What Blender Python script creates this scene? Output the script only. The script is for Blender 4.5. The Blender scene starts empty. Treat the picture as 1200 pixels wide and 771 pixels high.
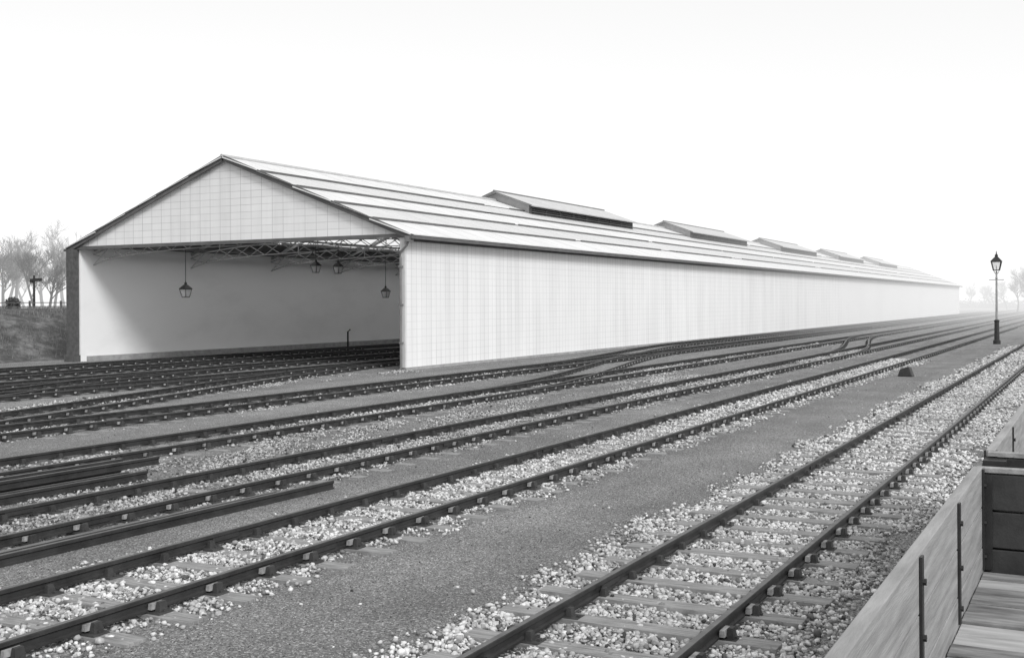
import bpy, math, random
import numpy as np
from mathutils import Vector, Matrix, noise as mnoise
random.seed(7); rng=np.random.default_rng(7)
S=bpy.context.scene
C=S.collection

# ---------------------------------------------------------------- helpers
class MB:
    def __init__(s): s.v=[]; s.f=[]
    def add(s,vs,fs):
        b=len(s.v); s.v+= [tuple(p) for p in vs]; s.f+=[tuple(b+i for i in f) for f in fs]
    def box(s,x0,x1,y0,y1,z0,z1):
        s.add([(x0,y0,z0),(x1,y0,z0),(x1,y1,z0),(x0,y1,z0),(x0,y0,z1),(x1,y0,z1),(x1,y1,z1),(x0,y1,z1)],
              [(0,3,2,1),(4,5,6,7),(0,1,5,4),(1,2,6,5),(2,3,7,6),(3,0,4,7)])
    def bar(s,a,b,w,h=None,up=(0,0,1)):
        h=h or w
        a=Vector(a);b=Vector(b);d=(b-a).normalized();u=Vector(up)
        if abs(d.dot(u))>.98: u=Vector((0,1,0))
        r=d.cross(u).normalized()*w/2; u=r.cross(d).normalized()*h/2
        vs=[a-r-u,a+r-u,a+r+u,a-r+u,b-r-u,b+r-u,b+r+u,b-r+u]
        s.add(vs,[(0,3,2,1),(4,5,6,7),(0,1,5,4),(1,2,6,5),(2,3,7,6),(3,0,4,7)])
    def tube(s,pts,rad,n=8,cap=True):
        b=len(s.v)
        for i,p in enumerate(pts):
            p=Vector(p)
            if i==0:d=Vector(pts[1])-p
            elif i==len(pts)-1:d=p-Vector(pts[i-1])
            else:d=Vector(pts[i+1])-Vector(pts[i-1])
            d.normalize(); u=Vector((0,0,1)) if abs(d.z)<.9 else Vector((1,0,0))
            r=d.cross(u).normalized();u=r.cross(d)
            R=rad[i] if hasattr(rad,'__len__') else rad
            for k in range(n):
                t=2*math.pi*k/n; s.v.append(tuple(p+(r*math.cos(t)+u*math.sin(t))*R))
        for i in range(len(pts)-1):
            for k in range(n):
                k2=(k+1)%n; s.f.append((b+i*n+k,b+i*n+k2,b+(i+1)*n+k2,b+(i+1)*n+k))
        if cap:
            s.f.append(tuple(b+k for k in range(n))[::-1]); s.f.append(tuple(b+(len(pts)-1)*n+k for k in range(n)))
    def obj(s,name,mat,parent=None,smooth=False,bevel=0):
        me=bpy.data.meshes.new(name); me.from_pydata(s.v,[],s.f); me.update()
        o=bpy.data.objects.new(name,me); C.objects.link(o)
        me.materials.append(mat)
        if smooth: me.polygons.foreach_set('use_smooth',[True]*len(me.polygons))
        if bevel:
            m=o.modifiers.new('b','BEVEL'); m.width=bevel; m.segments=2; m.limit_method='ANGLE'
        if parent: o.parent=parent
        return o
def empty(name,loc=(0,0,0)):
    e=bpy.data.objects.new(name,None); C.objects.link(e); e.location=loc; e.empty_display_size=.3; return e

def nt(name):
    m=bpy.data.materials.new(name); m.use_nodes=True; t=m.node_tree
    return m,t,t.nodes['Principled BSDF']
def math_(t,op,a,b=None,c=None,clamp=False):
    n=t.nodes.new('ShaderNodeMath'); n.operation=op; n.use_clamp=clamp
    for i,x in enumerate((a,b,c)):
        if x is None: continue
        if isinstance(x,(int,float)): n.inputs[i].default_value=x
        else: t.links.new(x,n.inputs[i])
    return n.outputs[0]
def noise(t,vec,scale,detail=4,rough=.55):
    n=t.nodes.new('ShaderNodeTexNoise'); n.inputs['Scale'].default_value=scale; n.inputs['Detail'].default_value=detail
    n.inputs['Roughness'].default_value=rough
    if vec is not None: t.links.new(vec,n.inputs['Vector'])
    return n.outputs['Fac']
def coords(t,scale=(1,1,1)):
    g=t.nodes.new('ShaderNodeTexCoord'); m=t.nodes.new('ShaderNodeMapping'); m.inputs['Scale'].default_value=scale
    t.links.new(g.outputs['Object'],m.inputs['Vector']); return m.outputs[0]
def ramp(t,fac,stops):
    r=t.nodes.new('ShaderNodeValToRGB'); e=r.color_ramp.elements
    while len(e)>1: e.remove(e[0])
    e[0].position=stops[0][0]; e[0].color=(stops[0][1],)*3+(1,)
    for p,c in stops[1:]:
        k=e.new(p); k.color=(c,c,c,1)
    t.links.new(fac,r.inputs[0]); return r.outputs[0]
def bump(t,h,b,strength=.5,dist=.02):
    n=t.nodes.new('ShaderNodeBump'); n.inputs['Strength'].default_value=strength; n.inputs['Distance'].default_value=dist
    t.links.new(h,n.inputs['Height']); t.links.new(n.outputs[0],b.inputs['Normal'])
def mix(t,f,a,b):
    n=t.nodes.new('ShaderNodeMix'); n.data_type='RGBA'
    for s_,x in ((0,f),(6,a),(7,b)):
        if isinstance(x,(int,float)): n.inputs[s_].default_value = x if s_==0 else (x,x,x,1)
        else: t.links.new(x,n.inputs[s_])
    return n.outputs[2]
def grey(name,lo,hi,scale=3,rough=.8,stretch=(1,1,1),b=.3,bd=.01,metal=0):
    m,t,p=nt(name); v=coords(t,stretch); n=noise(t,v,scale,6,.6)
    c=ramp(t,n,[(.3,lo),(.7,hi)]); t.links.new(c,p.inputs['Base Color'])
    p.inputs['Roughness'].default_value=rough; p.inputs['Metallic'].default_value=metal
    if b: bump(t,noise(t,v,scale*6,4),p,b,bd)
    return m

# ---------------------------------------------------------------- materials
iron=grey('rail_iron',.014,.04,4,.65,b=.2,bd=.002)
railtop=grey('rail_top',.06,.14,5,.55,b=.1,bd=.001)
chair_m=grey('chair_iron',.02,.055,6,.7)
key_m=grey('oak_key',.12,.45,9,.8)
sleeper_m=grey('sleeper_timber',.14,.38,5,.9,stretch=(.6,6,1),b=.6,bd=.01)
darktrim=grey('painted_trim',.08,.13,2,.6,b=.1)
darkin=grey('roof_boarding',.12,.18,1.5,.9)
truss_m=grey('truss_paint',.3,.4,2,.6,b=0)
blacki=grey('black_iron',.012,.03,8,.5,b=.1,bd=.003)
plinth_m=grey('concrete',.25,.4,3,.9)
pier_m=grey('brick_pier',.06,.12,5,.9)
wagonw=grey('wagon_timber',.2,.38,3.5,.85,stretch=(4,.5,7),b=.5,bd=.006)
wagonf=grey('wagon_floor_timber',.08,.34,3,.85,stretch=(1,5,1),b=.5,bd=.006)
wagond=grey('wagon_shaded_timber',.02,.05,5,.8)  # for the end planks: their shade is put into the timber colour
grass_m,t,p=nt('embankment_grass'); v=coords(t)
t.links.new(ramp(t,noise(t,v,.7,12,.75),[(.35,.03),(.5,.08),(.66,.22)]),p.inputs['Base Color']); p.inputs['Roughness'].default_value=1
bump(t,noise(t,v,4,6),p,.8,.15)
bark=grey('bark',.09,.15,3,.95,b=0)

def lines(t,co,period,half,soft):
    """1 on a thin line every `period`, else 0"""
    d=math_(t,'PINGPONG',co,period/2)
    return math_(t,'SUBTRACT',1.0,math_(t,'DIVIDE',math_(t,'SUBTRACT',d,half),soft,clamp=True))
def siding(name,axis,lo,hi,bw,vs,hs):
    m,t,p=nt(name); g=t.nodes.new('ShaderNodeTexCoord'); s=t.nodes.new('ShaderNodeSeparateXYZ'); t.links.new(g.outputs['Object'],s.inputs[0])
    vl=lines(t,s.outputs[axis],bw,.008,.008)
    zz=math_(t,'SUBTRACT',s.outputs[2],.12 if axis==1 else 6.1)
    hl=lines(t,zz,.34,.006,.008)
    cbk=t.nodes.new('ShaderNodeCombineXYZ')
    t.links.new(math_(t,'FLOOR',math_(t,'DIVIDE',s.outputs[axis],bw)),cbk.inputs[0]); t.links.new(math_(t,'FLOOR',math_(t,'DIVIDE',zz,6.4 if axis==1 else .34)),cbk.inputs[1])
    wn=t.nodes.new('ShaderNodeTexWhiteNoise'); wn.noise_dimensions='2D'; t.links.new(cbk.outputs[0],wn.inputs['Vector'])
    tint=math_(t,'MULTIPLY_ADD',wn.outputs['Value'],hi-lo,lo)
    v=coords(t,(.5,.5,.12)); dirt=ramp(t,noise(t,v,1.2,6,.6),[(.25,.91),(.6,1)])
    streak=ramp(t,noise(t,coords(t,(1.5,1.5,.08)),2.0,5,.6),[(.3,.95),(.6,1)])
    dirt=math_(t,'MULTIPLY',dirt,streak)
    fade=ramp(t,noise(t,coords(t),.35,4,.6),[(.3,.45),(.7,1)])
    k=math_(t,'MAXIMUM',math_(t,'MULTIPLY',vl,vs),math_(t,'MULTIPLY',hl,hs))
    k=math_(t,'SUBTRACT',1.0,math_(t,'MULTIPLY',k,fade))
    t.links.new(math_(t,'MULTIPLY',math_(t,'MULTIPLY',tint,dirt),k),p.inputs['Base Color'])
    p.inputs['Roughness'].default_value=.6
    bump(t,k,p,.3,.01)
    return m
wall_m=siding('white_wall_sheeting',1,.78,.83,.42,.46,.2)
gable_m=siding('white_gable_sheeting',0,.77,.81,.65,.5,.36)
m,t,p=nt('white_interior'); v=coords(t,(1,.25,.6)); inner_m=m
t.links.new(ramp(t,noise(t,v,.7,8,.65),[(.25,.76),(.5,.86),(.75,.88)]),p.inputs['Base Color']); p.inputs['Roughness'].default_value=.8
roof_m=grey('roof_sheeting',.62,.74,.8,.6,stretch=(.3,1,1),b=.1)
def glazing(name,k,lo,hi):
    m,t,p=nt(name)
    t.links.new(ramp(t,noise(t,coords(t,(.3,1,1)),.8,6,.6),[(.3,lo),(.7,hi)]),p.inputs['Base Color']); p.inputs['Roughness'].default_value=.55
    tr=t.nodes.new('ShaderNodeBsdfTranslucent'); tr.inputs[0].default_value=(.95,.95,.95,1)
    ms=t.nodes.new('ShaderNodeMixShader'); ms.inputs[0].default_value=k
    t.links.new(p.outputs[0],ms.inputs[1]); t.links.new(tr.outputs[0],ms.inputs[2]); t.links.new(ms.outputs[0],t.nodes['Material Output'].inputs[0])
    return m
glaz_m=glazing('roof_glazing',.28,.78,.88)
glaz2_m=glazing('interior_fill_glazing',.9,.8,.85)  # unseen rear slope glazing, added to brighten the shed interior
m,t,p=nt('lamp_glass'); glass_m=m
p.inputs['Base Color'].default_value=(.8,.8,.8,1); p.inputs['Roughness'].default_value=.1; p.inputs['Alpha'].default_value=.35

# ---------------------------------------------------------------- ground
TR={'A':-3.76,'B':-8.9,'C':-12.65,'D':-17.2,'E':-22.2,'W':.5}
SHX0,SHX1,SHY0,SHY1=-48.3,-27.6,42.3,261.
SHED=[-31.,-35.1,-39.2,-43.3]
m,t,p=nt('ground'); ground_m=m
g=t.nodes.new('ShaderNodeTexCoord'); sp=t.nodes.new('ShaderNodeSeparateXYZ'); t.links.new(g.outputs['Object'],sp.inputs[0])
vec=g.outputs['Object']
wob=math_(t,'MULTIPLY',math_(t,'SUBTRACT',noise(t,vec,1.1,6,.65),.5),1.6)
patch=noise(t,vec,.35,5,.6)
tot=None
for xc,hw,st in ((-3.76,1.45,1),(-8.9,1.0,.9),(-12.65,1.0,.75),(-15.0,.9,.5),(-17.2,.9,.7),(-22.2,.9,.5),(-27.5,1.2,.5),(-33,.8,.45),(-37.1,.8,.45),(.5,1.5,.8)):
    d=math_(t,'ABSOLUTE',math_(t,'SUBTRACT',sp.outputs[0],xc))
    d=math_(t,'ADD',d,wob)
    k=math_(t,'MULTIPLY',math_(t,'MULTIPLY_ADD',d,-4,hw*4,clamp=True),st)
    tot=k if tot is None else math_(t,'MAXIMUM',tot,k)
pm=math_(t,'MULTIPLY_ADD',patch,3,-.7,clamp=True)
tot=math_(t,'MULTIPLY',tot,math_(t,'MAXIMUM',pm,math_(t,'GREATER_THAN',sp.outputs[0],-10.5)))
vo=t.nodes.new('ShaderNodeTexVoronoi'); vo.inputs['Scale'].default_value=22; t.links.new(vec,vo.inputs['Vector'])
sh=t.nodes.new('ShaderNodeSeparateColor'); t.links.new(vo.outputs['Color'],sh.inputs[0])
edge=ramp(t,vo.outputs['Distance'],[(.0,1),(.35,.8),(.6,.1)])
st=math_(t,'MULTIPLY',ramp(t,sh.outputs[0],[(0,.12),(.5,.5),(1,.8)]),edge)
vo2=t.nodes.new('ShaderNodeTexVoronoi'); vo2.inputs['Scale'].default_value=60; t.links.new(vec,vo2.inputs['Vector'])
sh2=t.nodes.new('ShaderNodeSeparateColor'); t.links.new(vo2.outputs['Color'],sh2.inputs[0])
cin=ramp(t,sh2.outputs[0],[(0,.09),(.6,.2),(.93,.34),(1,.55)])
lg=math_(t,'MULTIPLY',ramp(t,noise(t,vec,.6,7,.6),[(.3,.75),(.7,1.15)]),ramp(t,noise(t,coords(t,(1,.12,1)),.5,4,.6),[(.35,.75),(.65,1.12)]))
cin=math_(t,'MULTIPLY',cin,lg)
col=mix(t,tot,cin,st); t.links.new(col,p.inputs['Base Color']); p.inputs['Roughness'].default_value=.95
hh=math_(t,'ADD',math_(t,'MULTIPLY',edge,tot),math_(t,'MULTIPLY',sh2.outputs[1],.35))
bump(t,hh,p,.8,.03)
mb=MB()
xs=[-4000,-1500,-600,-200,-120]+list(range(-60,21,4))+[40,100,400,1500,4000]
ys=[-4000,-1500,-500,-100,-20]+list(range(-4,80,4))+[100,150,250,400,800,1500,4000]
mb.v=[(x,y,0) for y in ys for x in xs]; n=len(xs)
mb.f=[(j*n+i,j*n+i+1,(j+1)*n+i+1,(j+1)*n+i) for j in range(len(ys)-1) for i in range(n-1)]
mb.obj('ground',ground_m)

# ---------------------------------------------------------------- tracks
RT=.185
prof=[(-.033,RT-.008),(-.028,RT),(.028,RT),(.033,RT-.008),(.033,RT-.042),(.010,RT-.058),(.010,.078),(.033,.066),(.033,.045),(-.033,.045),(-.033,.066),(-.010,.078),(-.010,RT-.058),(-.033,RT-.042)]
def offs(path,off):
    out=[]
    for i,p in enumerate(path):
        a=path[max(i-1,0)];b=path[min(i+1,len(path)-1)]
        d=Vector((b[0]-a[0],b[1]-a[1])).normalized()
        out.append((p[0]+d.y*off,p[1]-d.x*off))
    return out
def sweep(mbs,mbt,path,z=0):
    n=len(prof);b=len(mbs.v)
    for i,p in enumerate(path):
        a=path[max(i-1,0)];q=path[min(i+1,len(path)-1)]
        d=Vector((q[0]-a[0],q[1]-a[1])).normalized()
        for (o,zz) in prof: mbs.v.append((p[0]+d.y*o,p[1]-d.x*o,zz+z))
    for i in range(len(path)-1):
        for k in range(n):
            k2=(k+1)%n
            if k==1: continue
            mbs.f.append((b+i*n+k,b+(i+1)*n+k,b+(i+1)*n+k2,b+i*n+k2))
    for i in (0,len(path)-1):
        mbs.f.append(tuple(b+i*n+k for k in range(n)))
    b2=len(mbt.v)
    for i in range(len(path)): mbt.v+= [mbs.v[b+i*n+1],mbs.v[b+i*n+2]]
    for i in range(len(path)-1): mbt.f.append((b2+2*i,b2+2*i+2,b2+2*i+3,b2+2*i+1))
def resample(path,step):
    pts=[];acc=0
    for i in range(len(path)-1):
        a=Vector(path[i]);b=Vector(path[i+1]);L=(b-a).length;d=(b-a)/L
        s=step-acc if pts else 0
        while s<=L:
            pts.append((a+d*s,d)); s+=step
        acc=L-(s-step)
    return pts
def track(path,sleeper_h=.022,spacing=.8,chairs_to=130,sleepers=True,x_jit=.05):
    e=empty('railway_track'); r=MB();tp=MB();ch=MB();ky=MB();sl=MB();fp=MB()
    for side in (-1,1):
        q=offs(path,side*.752)
        sweep(r,tp,q)
    for (P,d) in resample(path,spacing):
        if P.y>chairs_to: break
        nrm=Vector((d.y,-d.x)); P=P+d*random.uniform(-.04,.04); ang=random.uniform(-.025,.025)
        M=lambda u,w: (P.x+nrm.x*u+d.x*w,P.y+nrm.y*u+d.y*w)
        def bx(mb_,u0,u1,w0,w1,z0,z1,taper=0,sk=0):
            c=[M(u0,w0+u0*sk),M(u1,w0+u1*sk),M(u1,w1+u1*sk),M(u0,w1+u0*sk)]; k=taper
            c2=[M(u0+k,w0+k+u0*sk),M(u1-k,w0+k+u1*sk),M(u1-k,w1-k+u1*sk),M(u0+k,w1-k+u0*sk)]
            mb_.add([(x,y,z0) for x,y in c]+[(x,y,z1) for x,y in c2],[(0,3,2,1),(4,5,6,7),(0,1,5,4),(1,2,6,5),(2,3,7,6),(3,0,4,7)])
        if sleepers:
            w=random.uniform(.115,.14); o=random.uniform(-x_jit,x_jit)
            bx(sl,-1.35+o,1.35+o,-w,w,-.1,sleeper_h+random.uniform(-.014,.006),.006,ang)
        for sd in (-1,1):
            u=sd*.752
            bx(ch,u-.19,u+.19,-.1,.1,.02,.046,.012)
            i0,i1=sorted((u-sd*.036,u-sd*.105)); bx(ch,i0,i1,-.05,.05,.046,.125,.015)
            o0,o1=sorted((u+sd*.085,u+sd*.15)); bx(ch,o0,o1,-.055,.055,.046,.14,.012)
            k0,k1=sorted((u+sd*.035,u+sd*.084)); bx(ky,k0,k1,-.09-random.random()*.02,.08,.068,.125,.004)
            for bo in (-.155,.155): bx(ch,u+bo-.018,u+bo+.018,-.02,.02,.03,.065,.004)
    for (P,d) in resample(path,9.14):
        if P.y>90: break
        nrm=Vector((d.y,-d.x))
        for sd in (-1,1):
            for o in (-.022,.022):
                c=P+nrm*(sd*.752+o)+d*.4
                fp.bar((c.x-d.x*.23,c.y-d.y*.23,.108),(c.x+d.x*.23,c.y+d.y*.23,.108),.022,.055)
    r.obj('rails',iron,e); tp.obj('rail_heads',railtop,e)
    ch.obj('chairs',chair_m,e); ky.obj('keys',key_m,e); fp.obj('fishplates',iron,e)
    if sleepers: sl.obj('sleepers',sleeper_m,e)
    return e
for k in 'ABCDE': track([(TR[k],-8),(TR[k],420)],sleeper_h=.045 if k=='A' else (.028 if k=='B' else .012))
track([(TR['W'],-8),(TR['W'],60)],chairs_to=30)
for x in SHED: track([(x,8),(x,262)],chairs_to=60,sleeper_h=.008)
def scurve(x0,y0,x1,y1,n=24,ext=0):
    out=[]
    for i in range(n+1):
        s=i/n; e=s*s*(3-2*s); out.append((x0+(x1-x0)*e,y0+(y1-y0)*s))
    return out
track(scurve(TR['E'],2,SHED[0],50),chairs_to=60,sleeper_h=.01)
track(scurve(TR['E'],-6,SHED[1],40),chairs_to=40,sleeper_h=.01)
track(scurve(TR['E'],44,TR['E']-3.3,75)+[(TR['E']-3.3,300)],chairs_to=110)
track(scurve(TR['D'],30,TR['E'],62),chairs_to=62)
track(scurve(TR['C'],60,TR['D'],98),chairs_to=98)

def loose(name,items):
    r=MB();tp=MB()
    for (a,b,z) in items: sweep(r,tp,[a,b],z-.045)
    e=empty(name); r.obj('rail_lengths',iron,e); tp.obj('rail_heads',railtop,e)
loose('loose_rails',[((-11.05-.09*i+random.uniform(-.03,.03),14.6+random.uniform(-.8,.6)-i*.9),(-11.25-.1*i,5.0),0.0+(i%2)*.01) for i in range(3)])
loose('stacked_rails',[((-14.5-.17*i,15.0+random.uniform(-1.3,.6)),(-14.7-.16*i,5.),0.02+(.15 if i in(2,4) else 0)) for i in range(7)])

# ---------------------------------------------------------------- stones
ph=(1+5**.5)/2
ICO=np.array([(-1,ph,0),(1,ph,0),(-1,-ph,0),(1,-ph,0),(0,-1,ph),(0,1,ph),(0,-1,-ph),(0,1,-ph),(ph,0,-1),(ph,0,1),(-ph,0,-1),(-ph,0,1)])/1.9
ICF=np.array([(0,11,5),(0,5,1),(0,1,7),(0,7,10),(0,10,11),(1,5,9),(5,11,4),(11,10,2),(10,7,6),(7,1,8),(3,9,4),(3,4,2),(3,2,6),(3,6,8),(3,8,9),(4,9,5),(2,4,11),(6,2,10),(8,6,7),(9,8,1)])
OCT=np.array([(1,0,0),(-1,0,0),(0,1,0),(0,-1,0),(0,0,1),(0,0,-1)],float)
OCF=np.array([(0,2,4),(2,1,4),(1,3,4),(3,0,4),(2,0,5),(1,2,5),(3,1,5),(0,3,5)])
m,t,p=nt('ballast_stone'); stone_m=m
at=t.nodes.new('ShaderNodeAttribute'); at.attribute_name='tint'
nn=noise(t,coords(t),30,4)
t.links.new(math_(t,'MULTIPLY',at.outputs['Fac'],ramp(t,nn,[(.3,.65),(.7,1.08)])),p.inputs['Base Color']); p.inputs['Roughness'].default_value=.9
def stones(name,x,y,z,size,tint,base=ICO,faces=ICF):
    N=len(x);nv=len(base)
    V=base[None]*(1+rng.uniform(-.36,.36,(N,nv,1)))
    V=V*np.stack([rng.uniform(.7,1.3,N),rng.uniform(.65,1.2,N),rng.uniform(.5,.9,N)],1)[:,None,:]
    a=rng.uniform(0,6.28,N);b=rng.uniform(-.7,.7,N)
    ca,sa,cb_,sb=np.cos(a),np.sin(a),np.cos(b),np.sin(b)
    X=V[...,0]*cb_[:,None]+V[...,2]*sb[:,None]; Z=-V[...,0]*sb[:,None]+V[...,2]*cb_[:,None]; Y=V[...,1]
    X2=X*ca[:,None]-Y*sa[:,None];Y2=X*sa[:,None]+Y*ca[:,None]
    s=size[:,None]
    P=np.stack([X2*s+x[:,None],Y2*s+y[:,None],Z*s+z[:,None]],-1).reshape(-1,3)
    F=(faces[None]+(np.arange(N)*nv)[:,None,None]).reshape(-1)
    me=bpy.data.meshes.new(name); nf=N*len(faces)
    me.vertices.add(N*nv); me.vertices.foreach_set('co',P.ravel().astype(np.float32))
    me.loops.add(nf*3); me.loops.foreach_set('vertex_index',F.astype(np.int32))
    me.polygons.add(nf); me.polygons.foreach_set('loop_start',np.arange(0,nf*3,3,dtype=np.int32))
    me.update(calc_edges=True)
    A=me.attributes.new('tint','FLOAT','POINT'); A.data.foreach_set('value',np.repeat(tint,nv).astype(np.float32))
    me.materials.append(stone_m); o=bpy.data.objects.new(name,me); C.objects.link(o); return o
def pn(x,y):
    return (np.sin(x*1.7+y*.9)+np.sin(x*3.1-y*1.3+2)+np.sin(y*.43+x*.6+1)+np.sin(y*2.7+x*4.1))/4
def band(xc,hw,y0,y1,dens,soft=.35,patch=-2,size=(.013,.030)):
    N=int((2*hw+1)*(y1-y0)*dens)
    x=xc+rng.uniform(-hw-.5,hw+.5,N);y=rng.uniform(y0,y1,N)
    e=np.abs(x-xc)-hw+pn(x*1.5,y*1.5)*.35+rng.normal(0,soft*.5,N)
    k=(e<0)&(pn(x+7,y*.6)>patch+rng.normal(0,.2,N))
    x=x[k];y=y[k]; s=rng.uniform(size[0],size[1],len(x))*rng.choice([.8,1,1,1.3],len(x))
    return x,y,s
allb=[band(-3.76,1.5,2.5,20,1000),band(-3.76,1.5,20,45,450,size=(.018,.038)),band(-3.76,1.4,45,80,150,size=(.03,.05)),
      band(-8.9,1.0,5,26,750),band(-8.9,1.0,26,60,280,size=(.022,.040)),
      band(-12.65,.9,8,32,450,patch=-.12),band(-15.0,.9,8,45,300,patch=.18),band(-17.2,.85,12,50,260,patch=.05,size=(.02,.038)),
      band(-22.2,1.0,15,50,150,patch=.15,size=(.02,.04)),band(.5,1.7,7,30,300),band(-27.5,1.0,18,42,110,patch=.1,size=(.02,.04)),
      band(-12.65,.9,32,70,150,patch=-.12,size=(.025,.045)),band(-17.2,.85,50,80,80,patch=.05,size=(.03,.045))]
x=np.concatenate([b[0] for b in allb]);y=np.concatenate([b[1] for b in allb]);s=np.concatenate([b[2] for b in allb])
def onsl(x,y,xc,spac=.8,y0=-8): 
    ph_=np.mod(y-y0+spac/2,spac)-spac/2
    return (np.abs(x-xc)<1.3)&(np.abs(ph_)<.15)
kill=np.zeros(len(x),bool)
for k in 'AB': kill|=onsl(x,y,TR[k])&(rng.uniform(0,1,len(x))<(.78+.3*pn(x*2,y*1.4) if k=='A' else .72))
for k in 'ABCDE':
    kill|=(np.abs(np.abs(x-TR[k])-.752)<.06)
x,y,s=x[~kill],y[~kill],s[~kill]
tint=np.clip(rng.beta(2.2,1.6,len(x))*.9,.05,.82)
tint*=np.where(x<-10.5,.75,1)*(1+.25*pn(x*.9+3,y*.7))
tint=np.clip(tint,.04,.84)
stones('ballast',x,y,rng.uniform(-.3,.9,len(x))*s+.006,s,tint)
print('stones',len(x))
N=110000
x=rng.uniform(-11.3,-1.2,N); y=3+rng.power(.75,N)*24
s=rng.uniform(.004,.010,N)
stones('cinder_path_gravel',x,y,s*.2,s,np.clip(rng.normal(.22,.12,N),.03,.65),OCT,OCF)
N=1600
x=rng.uniform(-24,-1.0,N); y=rng.uniform(3,50,N); s=rng.uniform(.008,.024,N)
stones('scattered_stones',x,y,s*.3,s,np.clip(rng.normal(.4,.2,N),.05,.8))

# ---------------------------------------------------------------- shed
shed=empty('carriage_shed'); EH=6.1; AP=10.1; XM=(SHX0+SHX1)/2
w=MB(); R=.34; z=.12
while z<EH-.01:
    z1=min(z+R,EH)
    w.add([(SHX1+.006,SHY0,z),(SHX1+.006,SHY1,z),(SHX1+.002,SHY1,z1),(SHX1+.002,SHY0,z1)],[(0,1,2,3)])
    w.add([(SHX1-.05,SHY0,z),(SHX1-.05,SHY1,z),(SHX1+.006,SHY1,z),(SHX1+.006,SHY0,z)],[(0,1,2,3)]); z=z1
w.obj('side_wall_boarding',wall_m,shed)
w=MB(); w.box(SHX1-.2,SHX1-.052,SHY0+.01,SHY1,0,EH); w.box(SHX0+.05,SHX0+.2,SHY0+.01,SHY1,0.0,EH); w.obj('wall_core',inner_m,shed)
w=MB(); w.box(SHX0-.1,SHX0+.048,SHY0,SHY1,.0,EH); w.obj('rear_wall_boarding',wall_m,shed)
w=MB(); w.box(SHX1-.25,SHX1+.06,SHY0-.04,SHY1,-.1,.118); w.obj('plinth',plinth_m,shed)
w=MB(); w.box(SHX0-.45,SHX0+.12,SHY0-.35,SHY0-.003,0,EH-.15); w.box(SHX0-.55,SHX0+.2,SHY0-.42,SHY0+.0,0,.35); w.obj('brick_pier',pier_m,shed)
w=MB(); w.box(SHX1-.2,SHX1+.05,SHY0-.09,SHY0-.003,.12,EH-.1); w.obj('corner_board',grey('corner_paint',.5,.62,2,.7),shed)
sl=(AP-EH)/((SHX1-SHX0)/2)
for gy,sg in ((SHY0,-1),(SHY1,1)):
    w=MB(); z=EH
    while z<AP-.02:
        z1=min(z+R,AP); h0=(AP-z)/sl; h1=(AP-z1)/sl
        w.add([(XM-h0,gy+sg*.006,z),(XM+h0,gy+sg*.006,z),(XM+h1,gy+sg*.002,z1),(XM-h1,gy+sg*.002,z1)],[(0,1,2,3)])
        w.add([(XM-h0,gy,z),(XM+h0,gy,z),(XM+h0,gy+sg*.006,z),(XM-h0,gy+sg*.006,z)],[(0,1,2,3)])
        z=z1
    w.obj('gable_boarding',gable_m,shed)
    w=MB()
    w.add([(SHX0,gy-sg*.06,EH),(SHX1,gy-sg*.06,EH),(XM,gy-sg*.06,AP)],[(0,1,2)]); w.obj('gable_backing',inner_m,shed)
    w=MB(); y0,y1=sorted((gy+sg*.03,gy+sg*.14))
    w.box(SHX0-.2,SHX1+.2,y0,y1,EH-.17,EH-.003)
    for sd in (-1,1):
        a=Vector((XM,gy+sg*.2,AP+.02)); hw_=(SHX1-SHX0)/2+.55; b=Vector((XM+sd*hw_,gy+sg*.2,AP-hw_*sl+.02))
        w.bar(a,b,.09,.26,up=(0,0,1))
        a2=a+Vector((0,sg*.07,.1));b2=b+Vector((0,sg*.07,.1)); w.bar(a2,b2,.05,.09)
    w.obj('bargeboards',darktrim,shed)
hw_=(SHX1-SHX0)/2+.5
fr=[0,.2,.4,.6,.8,1.0]
rs=MB();gl=MB();gl2=MB();un=MB();br=MB();bat=MB()
Y0,Y1=SHY0-.35,SHY1+.35
def pt(sd,f,dz): return (XM+sd*hw_*f,AP+.08-hw_*f*sl+dz)
for sd in (-1,1):
    for i in range(5):
        a=pt(sd,fr[i],.00);b=pt(sd,fr[i+1],.09)
        if sd>0: tgt=gl if i in (1,3) else rs
        else: tgt=gl2 if i in (1,2,3) else rs
        q=[(a[0],Y0,a[1]),(b[0],Y0,b[1]),(b[0],Y1,b[1]),(a[0],Y1,a[1])]; q2=[(p0,p1,p2-.05) for p0,p1,p2 in q]
        if tgt is rs:
            tgt.add(q+q2,[(0,1,2,3),(4,7,6,5),(0,4,5,1),(1,5,6,2),(2,6,7,3),(3,7,4,0)])
            un.add([(a[0],SHY0+.1,a[1]-.12),(b[0],SHY0+.1,b[1]-.22),(b[0],SHY1-.1,b[1]-.22),(a[0],SHY1-.1,a[1]-.12)],[(0,1,2,3)])
        else: tgt.add(q,[(0,1,2,3)])   # single thickness of glass
        if i<4:
            c=pt(sd,fr[i+1],.04); yy=Y0+.3
            while yy<Y1-1:
                L=random.choice([14.4,18,22])
                br.bar((c[0],yy,c[1]),(c[0],min(yy+L,Y1),c[1]),.12,.11); yy+=L+random.choice([.5,1.0,3.6])
    yy=Y0+1.8
    while yy<Y1:
        for i in range(5):
            a=pt(sd,fr[i]+.012,.012);b=pt(sd,fr[i+1]-.02,.078); bat.bar((a[0],yy,a[1]),(b[0],yy,b[1]),.04,.02)
        yy+=1.825
rs.obj('roof_sheeting',roof_m,shed); gl.obj('roof_glazing',glaz_m,shed); gl2.obj('added_rear_glazing',glaz2_m,shed); un.obj('roof_lining',darkin,shed)
br.obj('glazing_flashings',darktrim,shed); bat.obj('roof_battens',grey('roof_seam',.56,.66,2,.7,b=0),shed)
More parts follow.
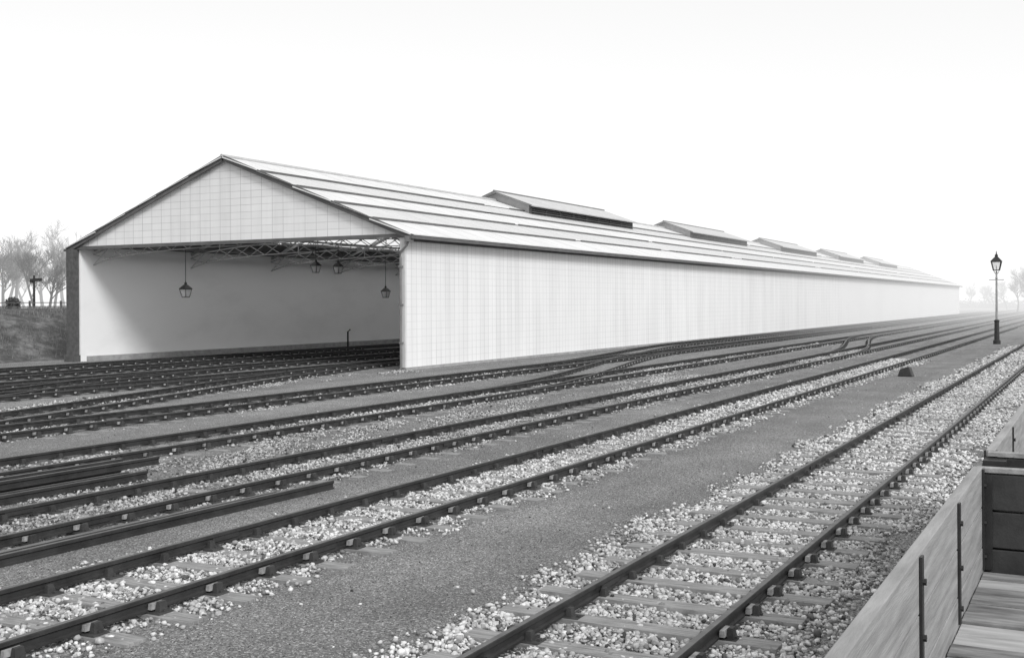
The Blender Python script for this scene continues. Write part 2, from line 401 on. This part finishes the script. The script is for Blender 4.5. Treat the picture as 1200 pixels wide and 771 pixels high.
w=MB(); w.tube([(XM,Y0,AP+.12),(XM,Y1,AP+.12)],.09,8); w.obj('ridge_roll',grey('ridge',.4,.5,2,.6),shed)
w=MB()
for sd in (-1,1):
    c=pt(sd,1,0); xg=c[0]+sd*.06
    w.box(min(xg-.07,xg+.07),max(xg-.07,xg+.07),Y0,Y1,c[1]-.14,c[1]+.0)
    x0,x1=sorted((XM+sd*((SHX1-SHX0)/2+.03),XM+sd*((SHX1-SHX0)/2+.09)))
    w.box(x0,x1,SHY0,SHY1,EH-.32,EH-.02)
w.obj('gutters',darktrim,shed)
w=MB(); x=SHX1+.02;y=SHY0-.2
w.tube([(x+.35,y,5.85),(x+.2,y,5.55),(x-.1,y,5.3),(x-.12,y,5.0),(x-.12,y,.1),(x-.12,y-.15,.03)],.055,8)
w.box(x+.2,x+.5,y-.14,y+.14,5.72,5.98)
for zz in (1.2,2.9,4.6): w.box(x-.2,x-.04,y-.07,y+.1,zz,zz+.07)
w.obj('downpipe',grey('pipe_paint',.14,.2,4,.6),shed,smooth=False)
w=MB();d=MB();ge=MB();gr=MB()
for ys_ in (70,104.5,139,173.5,208):
    ye=ys_+19; hv=2.7; ez=9.82; az=10.85
    for sd in (-1,1):
        a=(XM,az);b=(XM+sd*(hv+.3),ez-.08)
        q=[(a[0],ys_-.4,a[1]),(b[0],ys_-.4,b[1]),(b[0],ye+.4,b[1]),(a[0],ye+.4,a[1])]; q2=[(p0,p1,p2-.08) for p0,p1,p2 in q]
        w.add(q+q2,[(0,1,2,3),(4,7,6,5),(0,4,5,1),(1,5,6,2),(2,6,7,3),(3,7,4,0)])
        x0=XM+sd*hv
        zb=AP-hv*sl
        for k in range(4):
            zz=zb+.12+k*.15; d.bar((x0+sd*.05,ys_,zz),(x0+sd*.05,ye,zz),.16,.025,up=(sd*.7,0,.7))
        d.box(min(x0-sd*.12,x0-sd*.1),max(x0-sd*.12,x0-sd*.1),ys_,ye,zb,ez-.05)
        ge.bar((XM+sd*(hv+.32),ys_-.45,ez-.14),(XM+sd*(hv+.32),ye+.45,ez-.14),.05,.07)
        gr.bar((XM,ys_-.43,az-.02),(XM+sd*(hv+.3),ys_-.43,ez-.10),.04,.07)
        for yy in np.arange(ys_,ye+.1,19/8): d.box(x0-.06,x0+.06,yy-.05,yy+.05,zb,ez-.03)
    gr.tube([(XM,ys_-.4,az+.03),(XM,ye+.4,az+.03)],.07,6)
    for yv in (ys_,ye): ge.add([(XM-hv,yv,9.0),(XM+hv,yv,9.0),(XM+hv,yv,ez-.06),(XM,yv,az-.1),(XM-hv,yv,ez-.06)],[(0,1,2,3,4)])
w.obj('ventilator_roofs',grey('ventilator_roof_paint',.46,.58,1.2,.7,b=.1),shed); d.obj('ventilator_louvres',grey('louvre_paint',.05,.09,2,.7,b=0),shed); ge.obj('ventilator_ends',grey('ventilator_end_paint',.34,.44,2,.7,b=0),shed); gr.obj('ventilator_trim',grey('ventilator_trim_paint',.16,.22,2,.7,b=0),shed)
w=MB(); y=SHY0+.9
xa,xb=SHX0+.2,SHX1-.2; nseg=18
while y<SHY1:
    lo=[];up=[]
    for i in range(nseg+1):
        s_=i/nseg; xx=xa+(xb-xa)*s_; ar=4*s_*(1-s_)
        lo.append((xx,y,5.15+ar**.6*.75)); up.append((xx,y,5.72+ar**.6*.8))
    for i in range(nseg):
        w.bar(lo[i],lo[i+1],.06,.05); w.bar(up[i],up[i+1],.06,.05)
        w.bar(lo[i],up[i+1],.02,.035); w.bar(up[i],lo[i+1],.02,.035)
    for sd in (-1,1): w.bar((XM,y,AP-.25),(XM+sd*10.1,y,AP-.25-10.1*sl),.08,.14)
    for i in range(2,nseg-1,3):
        zz=AP-.3-abs(up[i][0]-XM)*sl; w.bar(up[i],(up[i][0],y,zz),.04,.04)
    y+=7.3 if y<130 else 14.6
w.obj('lattice_trusses',truss_m,shed)
w=MB()
for sd in (-1,1):
    for f in (.1,.3,.5,.7,.9):
        c=(XM+sd*10.3*f,AP-.28-10.3*f*sl); w.box(c[0]-.06,c[0]+.06,SHY0+.1,SHY1-.1,c[1]-.12,c[1])
w.obj('purlins',darkin,shed)
w=MB(); w.box(SHX0+.2,SHX0+.7,SHY0+.4,SHY1,0,.28); w.obj('platform_kerb',plinth_m,shed)
w=MB(); w.tube([(-46.5,64,0),(-46.5,64,1.05),(-46.3,64,1.2)],.06,6); w.obj('standpipe',blacki,shed)

# ---------------------------------------------------------------- lanterns
def lantern(w,g,x,y,z,s=1.):
    def ring(zz,r): return [(x+sx*r,y+sy*r,zz) for sx,sy in ((-1,-1),(1,-1),(1,1),(-1,1))]
    b,tp_=ring(z,.12*s),ring(z+.38*s,.2*s)
    for i in range(4):
        w.bar(b[i],tp_[i],.03*s); w.bar(b[i],b[(i+1)%4],.035*s); w.bar(tp_[i],tp_[(i+1)%4],.04*s)
    g.add(b+tp_,[(0,1,5,4),(1,2,6,5),(2,3,7,6),(3,0,4,7)])
    c=ring(z+.39*s,.23*s); c2=ring(z+.58*s,.07*s)
    w.add(c+c2,[(0,3,2,1),(4,5,6,7),(0,1,5,4),(1,2,6,5),(2,3,7,6),(3,0,4,7)])
    w.tube([(x,y,z+.57*s),(x,y,z+.66*s),(x,y,z+.70*s),(x,y,z+.84*s)],[.06*s,.07*s,.03*s,.008*s],8)
    w.tube([(x,y,z+.02),(x,y,z+.2*s)],.02*s,6)
for (x,y,z,top,s_) in ((-44,45.8,3.4,6.4,1.15),(-44,65,3.4,6.4,1.15),(-38,49.4,4.7,6.3,1.),(-37.1,50.2,4.65,6.3,1.)):
    e=empty('hanging_lantern'); w=MB();g=MB(); lantern(w,g,x,y,z,s_)
    w.tube([(x,y,z+.7*s_),(x,y,top)],.018,6)
    if s_<1.1: w.tube([(x-.3,y,z+1.),(x-.15,y,z+1.2),(x,y,z+1.25),(x+.15,y,z+1.2),(x+.3,y,z+1.)],.02,5)
    w.obj('frame',blacki,e); g.obj('glass',glass_m,e)
lx,ly=-6.4,82.8
e=empty('street_lamp'); w=MB();g=MB()
w.tube([(lx,ly,0),(lx,ly,.25),(lx,ly,.3),(lx,ly,1.5),(lx,ly,1.58),(lx,ly,1.66)],[.24,.24,.17,.15,.19,.1],12)
w.obj('post_base',blacki,e,smooth=False)
w=MB(); w.tube([(lx,ly,1.6),(lx,ly,4.4),(lx,ly,4.45),(lx,ly,4.5),(lx,ly,4.95)],[.085,.06,.1,.06,.05],10)
w.bar((lx-.45,ly,4.35),(lx+.45,ly,4.35),.045); 
for sx in (-1,1): w.tube([(lx+sx*.45,ly,4.35)]+[(lx+sx*.45+.001,ly,4.36)],.06,6)
w.obj('post',grey('sunlit_lamp_paint',.25,.36,5,.6),e)  # upper post: sunlit tone put into the paint colour
w=MB(); lantern(w,g,lx,ly,5.0,1.55)
for sx in (-1,1): w.tube([(lx,ly,4.7),(lx+sx*.13,ly,4.85),(lx+sx*.17,ly,5.02)],.02,5)
w.obj('lantern_frame',blacki,e); g.obj('lantern_glass',glass_m,e)

w=MB(); bx_,by_=-6.9,46.5
w.add([(bx_-.3,by_-.2,0),(bx_+.28,by_-.25,0),(bx_+.3,by_+.2,0),(bx_-.25,by_+.22,0),(bx_-.22,by_-.12,.28),(bx_+.12,by_-.18,.4),(bx_+.2,by_+.1,.36),(bx_-.18,by_+.15,.3)],
      [(0,3,2,1),(4,5,6,7),(0,1,5,4),(1,2,6,5),(2,3,7,6),(3,0,4,7)]); w.obj('stone_block',blacki,bevel=.03)

# ---------------------------------------------------------------- wagons
newf=grey('new_floor_timber',.3,.5,3,.85,stretch=(1,6,1),b=.4,bd=.005)
def wagon(y0,y1):
    e=empty('open_wagon',(0,0,0)); X0,X1=-.70,1.70; FZ=1.38; TZ=1.99
    w=MB(); w2=MB(); n=int((y1-y0)/.2); st_=(y1-y0-.12)/n
    for i in range(n): 
        a=y0+.06+i*st_; (w2 if random.random()<.3 else w).box(X0+.065,X1-.065,a+.006,a+st_-.006,FZ-.07,FZ+random.uniform(-.008,.008))
    w.obj('floor_planks',wagonf,e,bevel=.004); w2.obj('renewed_floor_planks',newf,e,bevel=.004)
    w=MB()
    for xa_,xb_ in ((X0,X0+.06),(X1-.06,X1)):
        for k in range(3):
            h=(TZ-FZ+.1)/3; w.box(xa_+random.uniform(0,.003),xb_-random.uniform(0,.003),y0,y1,FZ-.1+k*h+.003,FZ-.1+(k+1)*h-.003)
    w.obj('side_planks',wagonw,e,bevel=.004)
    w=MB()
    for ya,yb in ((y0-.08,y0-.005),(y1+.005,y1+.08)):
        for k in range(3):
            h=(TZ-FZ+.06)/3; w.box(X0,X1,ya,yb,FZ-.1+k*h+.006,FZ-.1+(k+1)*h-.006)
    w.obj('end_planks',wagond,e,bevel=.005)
    w=MB()
    for ya,yb in ((y0-.085,y0-.0),(y1+.0,y1+.085)): w.box(X0+.02,X1-.02,ya,yb,TZ-.035,TZ-.01)
    w.obj('end_capping',wagonw,e)
    w=MB(); b=MB()
    L=[y0+.03,y0+1.6,(y0+y1)/2-.2,y1-2.6,y1-1.3,y1-.04]
    for yy in L:
        for xi,sg in ((X0+.06,1),(X1-.06,-1),(X0,-1),(X1,1)):
            a,c=sorted((xi,xi+sg*.010)); w.box(a,c,yy-.025,yy+.025,FZ-.08 if sg*(xi-.5)>0 else FZ+.005,TZ-.01)
            for zz in (FZ+.08,FZ+.28,FZ+.5):
                b.tube([(xi,yy,zz),(xi+sg*.022,yy,zz)],.014,6)
    for ye_,sg in ((y1,-1),(y0,1)):
        for xx in (X0+.07,X0+.85,X1-.85,X1-.07):
            a,c=sorted((ye_,ye_+sg*.02)); w.box(xx-.04,xx+.04,a,c,FZ,TZ-.05)
            a,c=sorted((ye_-sg*.09,ye_-sg*.2)); w.box(xx-.07,xx+.07,a,c,FZ-.35,TZ-.05)
    w.box(X0+.25,X0+.37,y0,y1,1.06,FZ-.075); w.box(X1-.37,X1-.25,y0,y1,1.06,FZ-.075)
    for ye_,sg in ((y1+.08,1),(y0-.08,-1)):
        a,c=sorted((ye_+.001*sg,ye_+sg*.1)); w.box(X0+.05,X1-.05,a,c,1.03,FZ-.1)
        for xx in (.5-.865,.5+.865):
            w.tube([(xx,ye_,1.18),(xx,ye_+sg*.2,1.18)],.09,10); w.tube([(xx,ye_+sg*.2,1.18),(xx,ye_+sg*.23,1.18)],.15,14)
    w.obj('ironwork',blacki,e); b.obj('bolts',blacki,e)
    w=MB()
    for ya in (y0+1.3,y1-1.3):
        w.tube([(-.25,ya,.65),(1.25,ya,.65)],.06,8)
        for xx in (-.27,1.22):
            N=20
            w.tube([(xx,ya,.65),(xx+.05,ya,.65)],.1,12)
            pts=[(xx+.02,ya+.42*math.cos(q),.65+.42*math.sin(q)) for q in np.linspace(0,2*math.pi,N+1)]
            for i in range(N): w.bar(pts[i],pts[i+1],.12,.07,up=(1,0,0))
            for i in range(0,N,2): w.bar((xx+.025,ya,.65),pts[i],.03,.06,up=(1,0,0))
        for xx in (X0+.2,X1-.3): w.box(xx,xx+.1,ya-.12,ya+.12,.5,1.06)
    w.obj('wheelsets',blacki,e)
wagon(-.6,7.25)
wagon(8.1,15.8)

# ---------------------------------------------------------------- embankment
w=MB(); xs_=[-50.5,-52,-53.5,-55,-56.5,-58,-60,-64,-75,-100,-160,-300,-900]; zs=[-.05,.35,1.0,1.7,2.25,2.6,2.78,2.8,2.75,2.6,2.6,2.6,2.]
ys2=list(np.arange(-20,140,1.5))+[160,200,300,450,700,1200]
for yv in ys2:
    for i,(xx,zz) in enumerate(zip(xs_,zs)):
        k=mnoise.noise(Vector((xx*.3,yv*.3,0)))*.35 if 0<i<7 else 0
        k2=mnoise.noise(Vector((3,yv*.08,0)))*1.2 if i<7 else 0
        w.v.append((xx+k+min(0,k2),yv,zz+k*.5 if i else -.05))
n=len(xs_)
w.f=[(j*n+i,(j+1)*n+i,(j+1)*n+i+1,j*n+i+1) for j in range(len(ys2)-1) for i in range(n-1)]
w.obj('embankment',grass_m,smooth=True)
w=MB()
for k in range(14000):
    f=random.random()**.8; yv=random.uniform(28,75); xx=-51-9.5*f
    zz=float(np.interp(-xx,[-q for q in xs_],zs)); h=random.uniform(.08,.32); a=random.uniform(0,6.28); b_=.03
    w.add([(xx-b_*math.cos(a),yv-b_*math.sin(a),zz-.15),(xx+b_*math.cos(a),yv+b_*math.sin(a),zz-.15),(xx+random.uniform(-.12,.12),yv+random.uniform(-.12,.12),zz+h)],[(0,1,2)])
w.obj('rough_grass',grey('dry_grass',.06,.26,1.5,.9,b=0))
w=MB()
for yy in np.arange(20,140,2.4): w.box(-60.05,-59.95,yy-.05,yy+.05,2.5,3.3)
for zz in (2.9,3.15): w.box(-59.94,-59.91,20,140,zz,zz+.05)
w.obj('post_and_rail_fence',grey('fence_timber',.08,.14,3,.9))
def blob(name,x,y,z,r,n,mat):
    w=MB()
    for i in range(n):
        d=Vector((random.gauss(0,1),random.gauss(0,1),random.gauss(0,.9))).normalized()*r*random.random()**.4
        c=Vector((x,y,z+r*.7))+d; s_=random.uniform(.05,.1)
        a=Vector((random.gauss(0,1),random.gauss(0,1),random.gauss(0,1))).normalized(); b_=a.orthogonal().normalized(); c_=a.cross(b_)
        w.add([c-b_*s_,c+c_*s_*.6,c+b_*s_,c-c_*s_*.6],[(0,1,2,3)])
    w.obj(name,mat)
leaf=grey('foliage',.04,.09,3,.8,b=0)
blob('bush',-64.6,51.2,2.75,.5,900,leaf)
e=empty('railway_signal'); w=MB(); sx,sy=-69,56.5
w.tube([(sx,sy,2.7),(sx,sy,5.2)],[.09,.07],8); w.obj('post',blacki,e)
w=MB(); w.box(sx-.05,sx+.9,sy-.08,sy-.05,4.75,4.98); w.tube([(sx-.2,sy-.1,4.8),(sx-.2,sy+.1,4.8)],.16,10); w.obj('arm',blacki,e)

# ---------------------------------------------------------------- bare trees
def tree_mesh(seed,H):
    rd=random.Random(seed); w=MB()
    def br_(p,d,L,r,lev):
        n=4 if lev<3 else 2; pts=[p];rad=[r]; q=Vector(p); dd=Vector(d)
        for i in range(n):
            dd=(dd+Vector((rd.gauss(0,.12),rd.gauss(0,.12),rd.gauss(0,.06)+.05))).normalized(); q=q+dd*L/n; pts.append(q.copy()); rad.append(r*(1-.5*(i+1)/n))
        w.tube(pts,rad,6 if lev<2 else 3,cap=False)
        if lev>=4: return
        k={0:8,1:6,2:5,3:5}[lev]
        for j in range(k):
            s_=rd.uniform(.3,1); i=min(int(s_*n),n-1); base=pts[i].lerp(pts[i+1],s_*n-i)
            ax=Vector((rd.gauss(0,1),rd.gauss(0,1),rd.gauss(0,.5))).normalized()
            nd=(dd+ax*rd.uniform(.5,1.0)); nd.z+=.15; nd.normalize()
            br_(base,nd,L*rd.uniform(.45,.72),max(r*(1-.5*s_)*.5,.02),lev+1)
    br_(Vector((0,0,0)),Vector((0,0,1)),H*.42,H*.02,0)
    me=bpy.data.meshes.new('bare_tree'); me.from_pydata(w.v,[],w.f); me.materials.append(bark); return me
tm=[tree_mesh(i,12) for i in range(4)]
i=0
def put(x,y,z,s):
    global i
    o=bpy.data.objects.new('bare_tree',tm[i%4]); C.objects.link(o); o.location=(x,y,z); o.scale=(s,s,s*random.uniform(.85,1.1)); o.rotation_euler=(0,0,random.uniform(0,6)); i+=1
for u,dist,s_ in ((4,190,1.1),(20,215,1.4),(40,170,.85),(50,235,1.6),(64,200,1.15),(75,250,1.6),(90,220,1.2),(-15,210,1.3),(104,270,1.4),(-35,190,1.3),(28,260,1.4),(58,160,.8),(10,240,1.4)):
    az=math.radians(27.7)-math.atan((u-600)/1320); put(-dist*math.sin(az),dist*math.cos(az),2.6,s_)
for u,dist,s_ in ((1138,420,.8),(1155,440,.9),(1165,400,.8),(1180,380,.9),(1192,300,.95),(1203,280,1.1),(1215,260,1.),(1230,250,1.1),(1250,240,1.)):
    az=math.radians(27.7)-math.atan((u-600)/1320); put(-dist*math.sin(az),dist*math.cos(az),0,s_)
w=MB()
for k in range(9000):
    c=Vector((random.uniform(-95,60),random.uniform(425,445),abs(random.gauss(0,1.3)))); s_=random.uniform(.3,.7)
    a=Vector((random.gauss(0,1),random.gauss(0,1),random.gauss(0,1))).normalized(); b_=a.orthogonal().normalized(); c_=a.cross(b_)
    w.add([c-b_*s_,c+c_*s_*.6,c+b_*s_,c-c_*s_*.6],[(0,1,2,3)])
w.obj('distant_hedge',leaf)

# ---------------------------------------------------------------- haze over the far end of the yard (absorbs, and its own glow stands for scattered light)
w=MB(); w.box(-900,900,85,1200,-5,40)
m=bpy.data.materials.new('glowing_haze'); m.use_nodes=True; t=m.node_tree; t.nodes.remove(t.nodes['Principled BSDF'])
HD=.0042
va=t.nodes.new('ShaderNodeVolumeAbsorption'); va.inputs['Density'].default_value=HD; va.inputs['Color'].default_value=(0,0,0,1)
ve=t.nodes.new('ShaderNodeEmission'); ve.inputs['Color'].default_value=(1,1,1,1); ve.inputs['Strength'].default_value=HD*1.05
ad=t.nodes.new('ShaderNodeAddShader'); t.links.new(va.outputs[0],ad.inputs[0]); t.links.new(ve.outputs[0],ad.inputs[1])
t.links.new(ad.outputs[0],t.nodes['Material Output'].inputs['Volume'])
w.obj('glowing_haze',m)

# ---------------------------------------------------------------- light
el=math.radians(36); az=math.atan2(.8,-.5)
wd=bpy.data.worlds.new("World"); S.world=wd; wd.use_nodes=True; t=wd.node_tree
sk=t.nodes.new('ShaderNodeTexSky'); sk.sky_type='NISHITA'; sk.sun_disc=False; sk.sun_elevation=el; sk.sun_rotation=az
bw=t.nodes.new('ShaderNodeRGBToBW'); t.links.new(sk.outputs[0],bw.inputs[0])
mr=t.nodes.new('ShaderNodeMapRange'); t.links.new(bw.outputs[0],mr.inputs[0])
for k_,v_ in ((1,1.),(2,9.),(3,7.8),(4,13.)): mr.inputs[k_].default_value=v_
bg=t.nodes['Background']; bg.inputs[1].default_value=.1; t.links.new(mr.outputs[0],bg.inputs[0])
L=bpy.data.lights.new('sun','SUN'); L.energy=2.2; L.angle=math.radians(16)
o=bpy.data.objects.new('sun',L); C.objects.link(o)
sd=Vector((math.sin(az)*math.cos(el),math.cos(az)*math.cos(el),math.sin(el)))
o.rotation_euler=sd.to_track_quat('Z','Y').to_euler()
# ---------------------------------------------------------------- camera
cam=bpy.data.cameras.new('camera'); co=bpy.data.objects.new('camera',cam); C.objects.link(co)
co.matrix_world=Matrix.Translation((0,0,2.98))@Matrix.Rotation(math.radians(27.7),4,'Z')@Matrix.Rotation(math.radians(90),4,'X')@Matrix.Rotation(math.radians(-.34),4,'Z')
cam.sensor_width=36; cam.lens=39.6; cam.shift_y=-.0254; cam.clip_end=6000; cam.clip_start=.05
S.camera=co
S.view_settings.view_transform='Standard'; S.view_settings.look='None'; S.view_settings.exposure=0
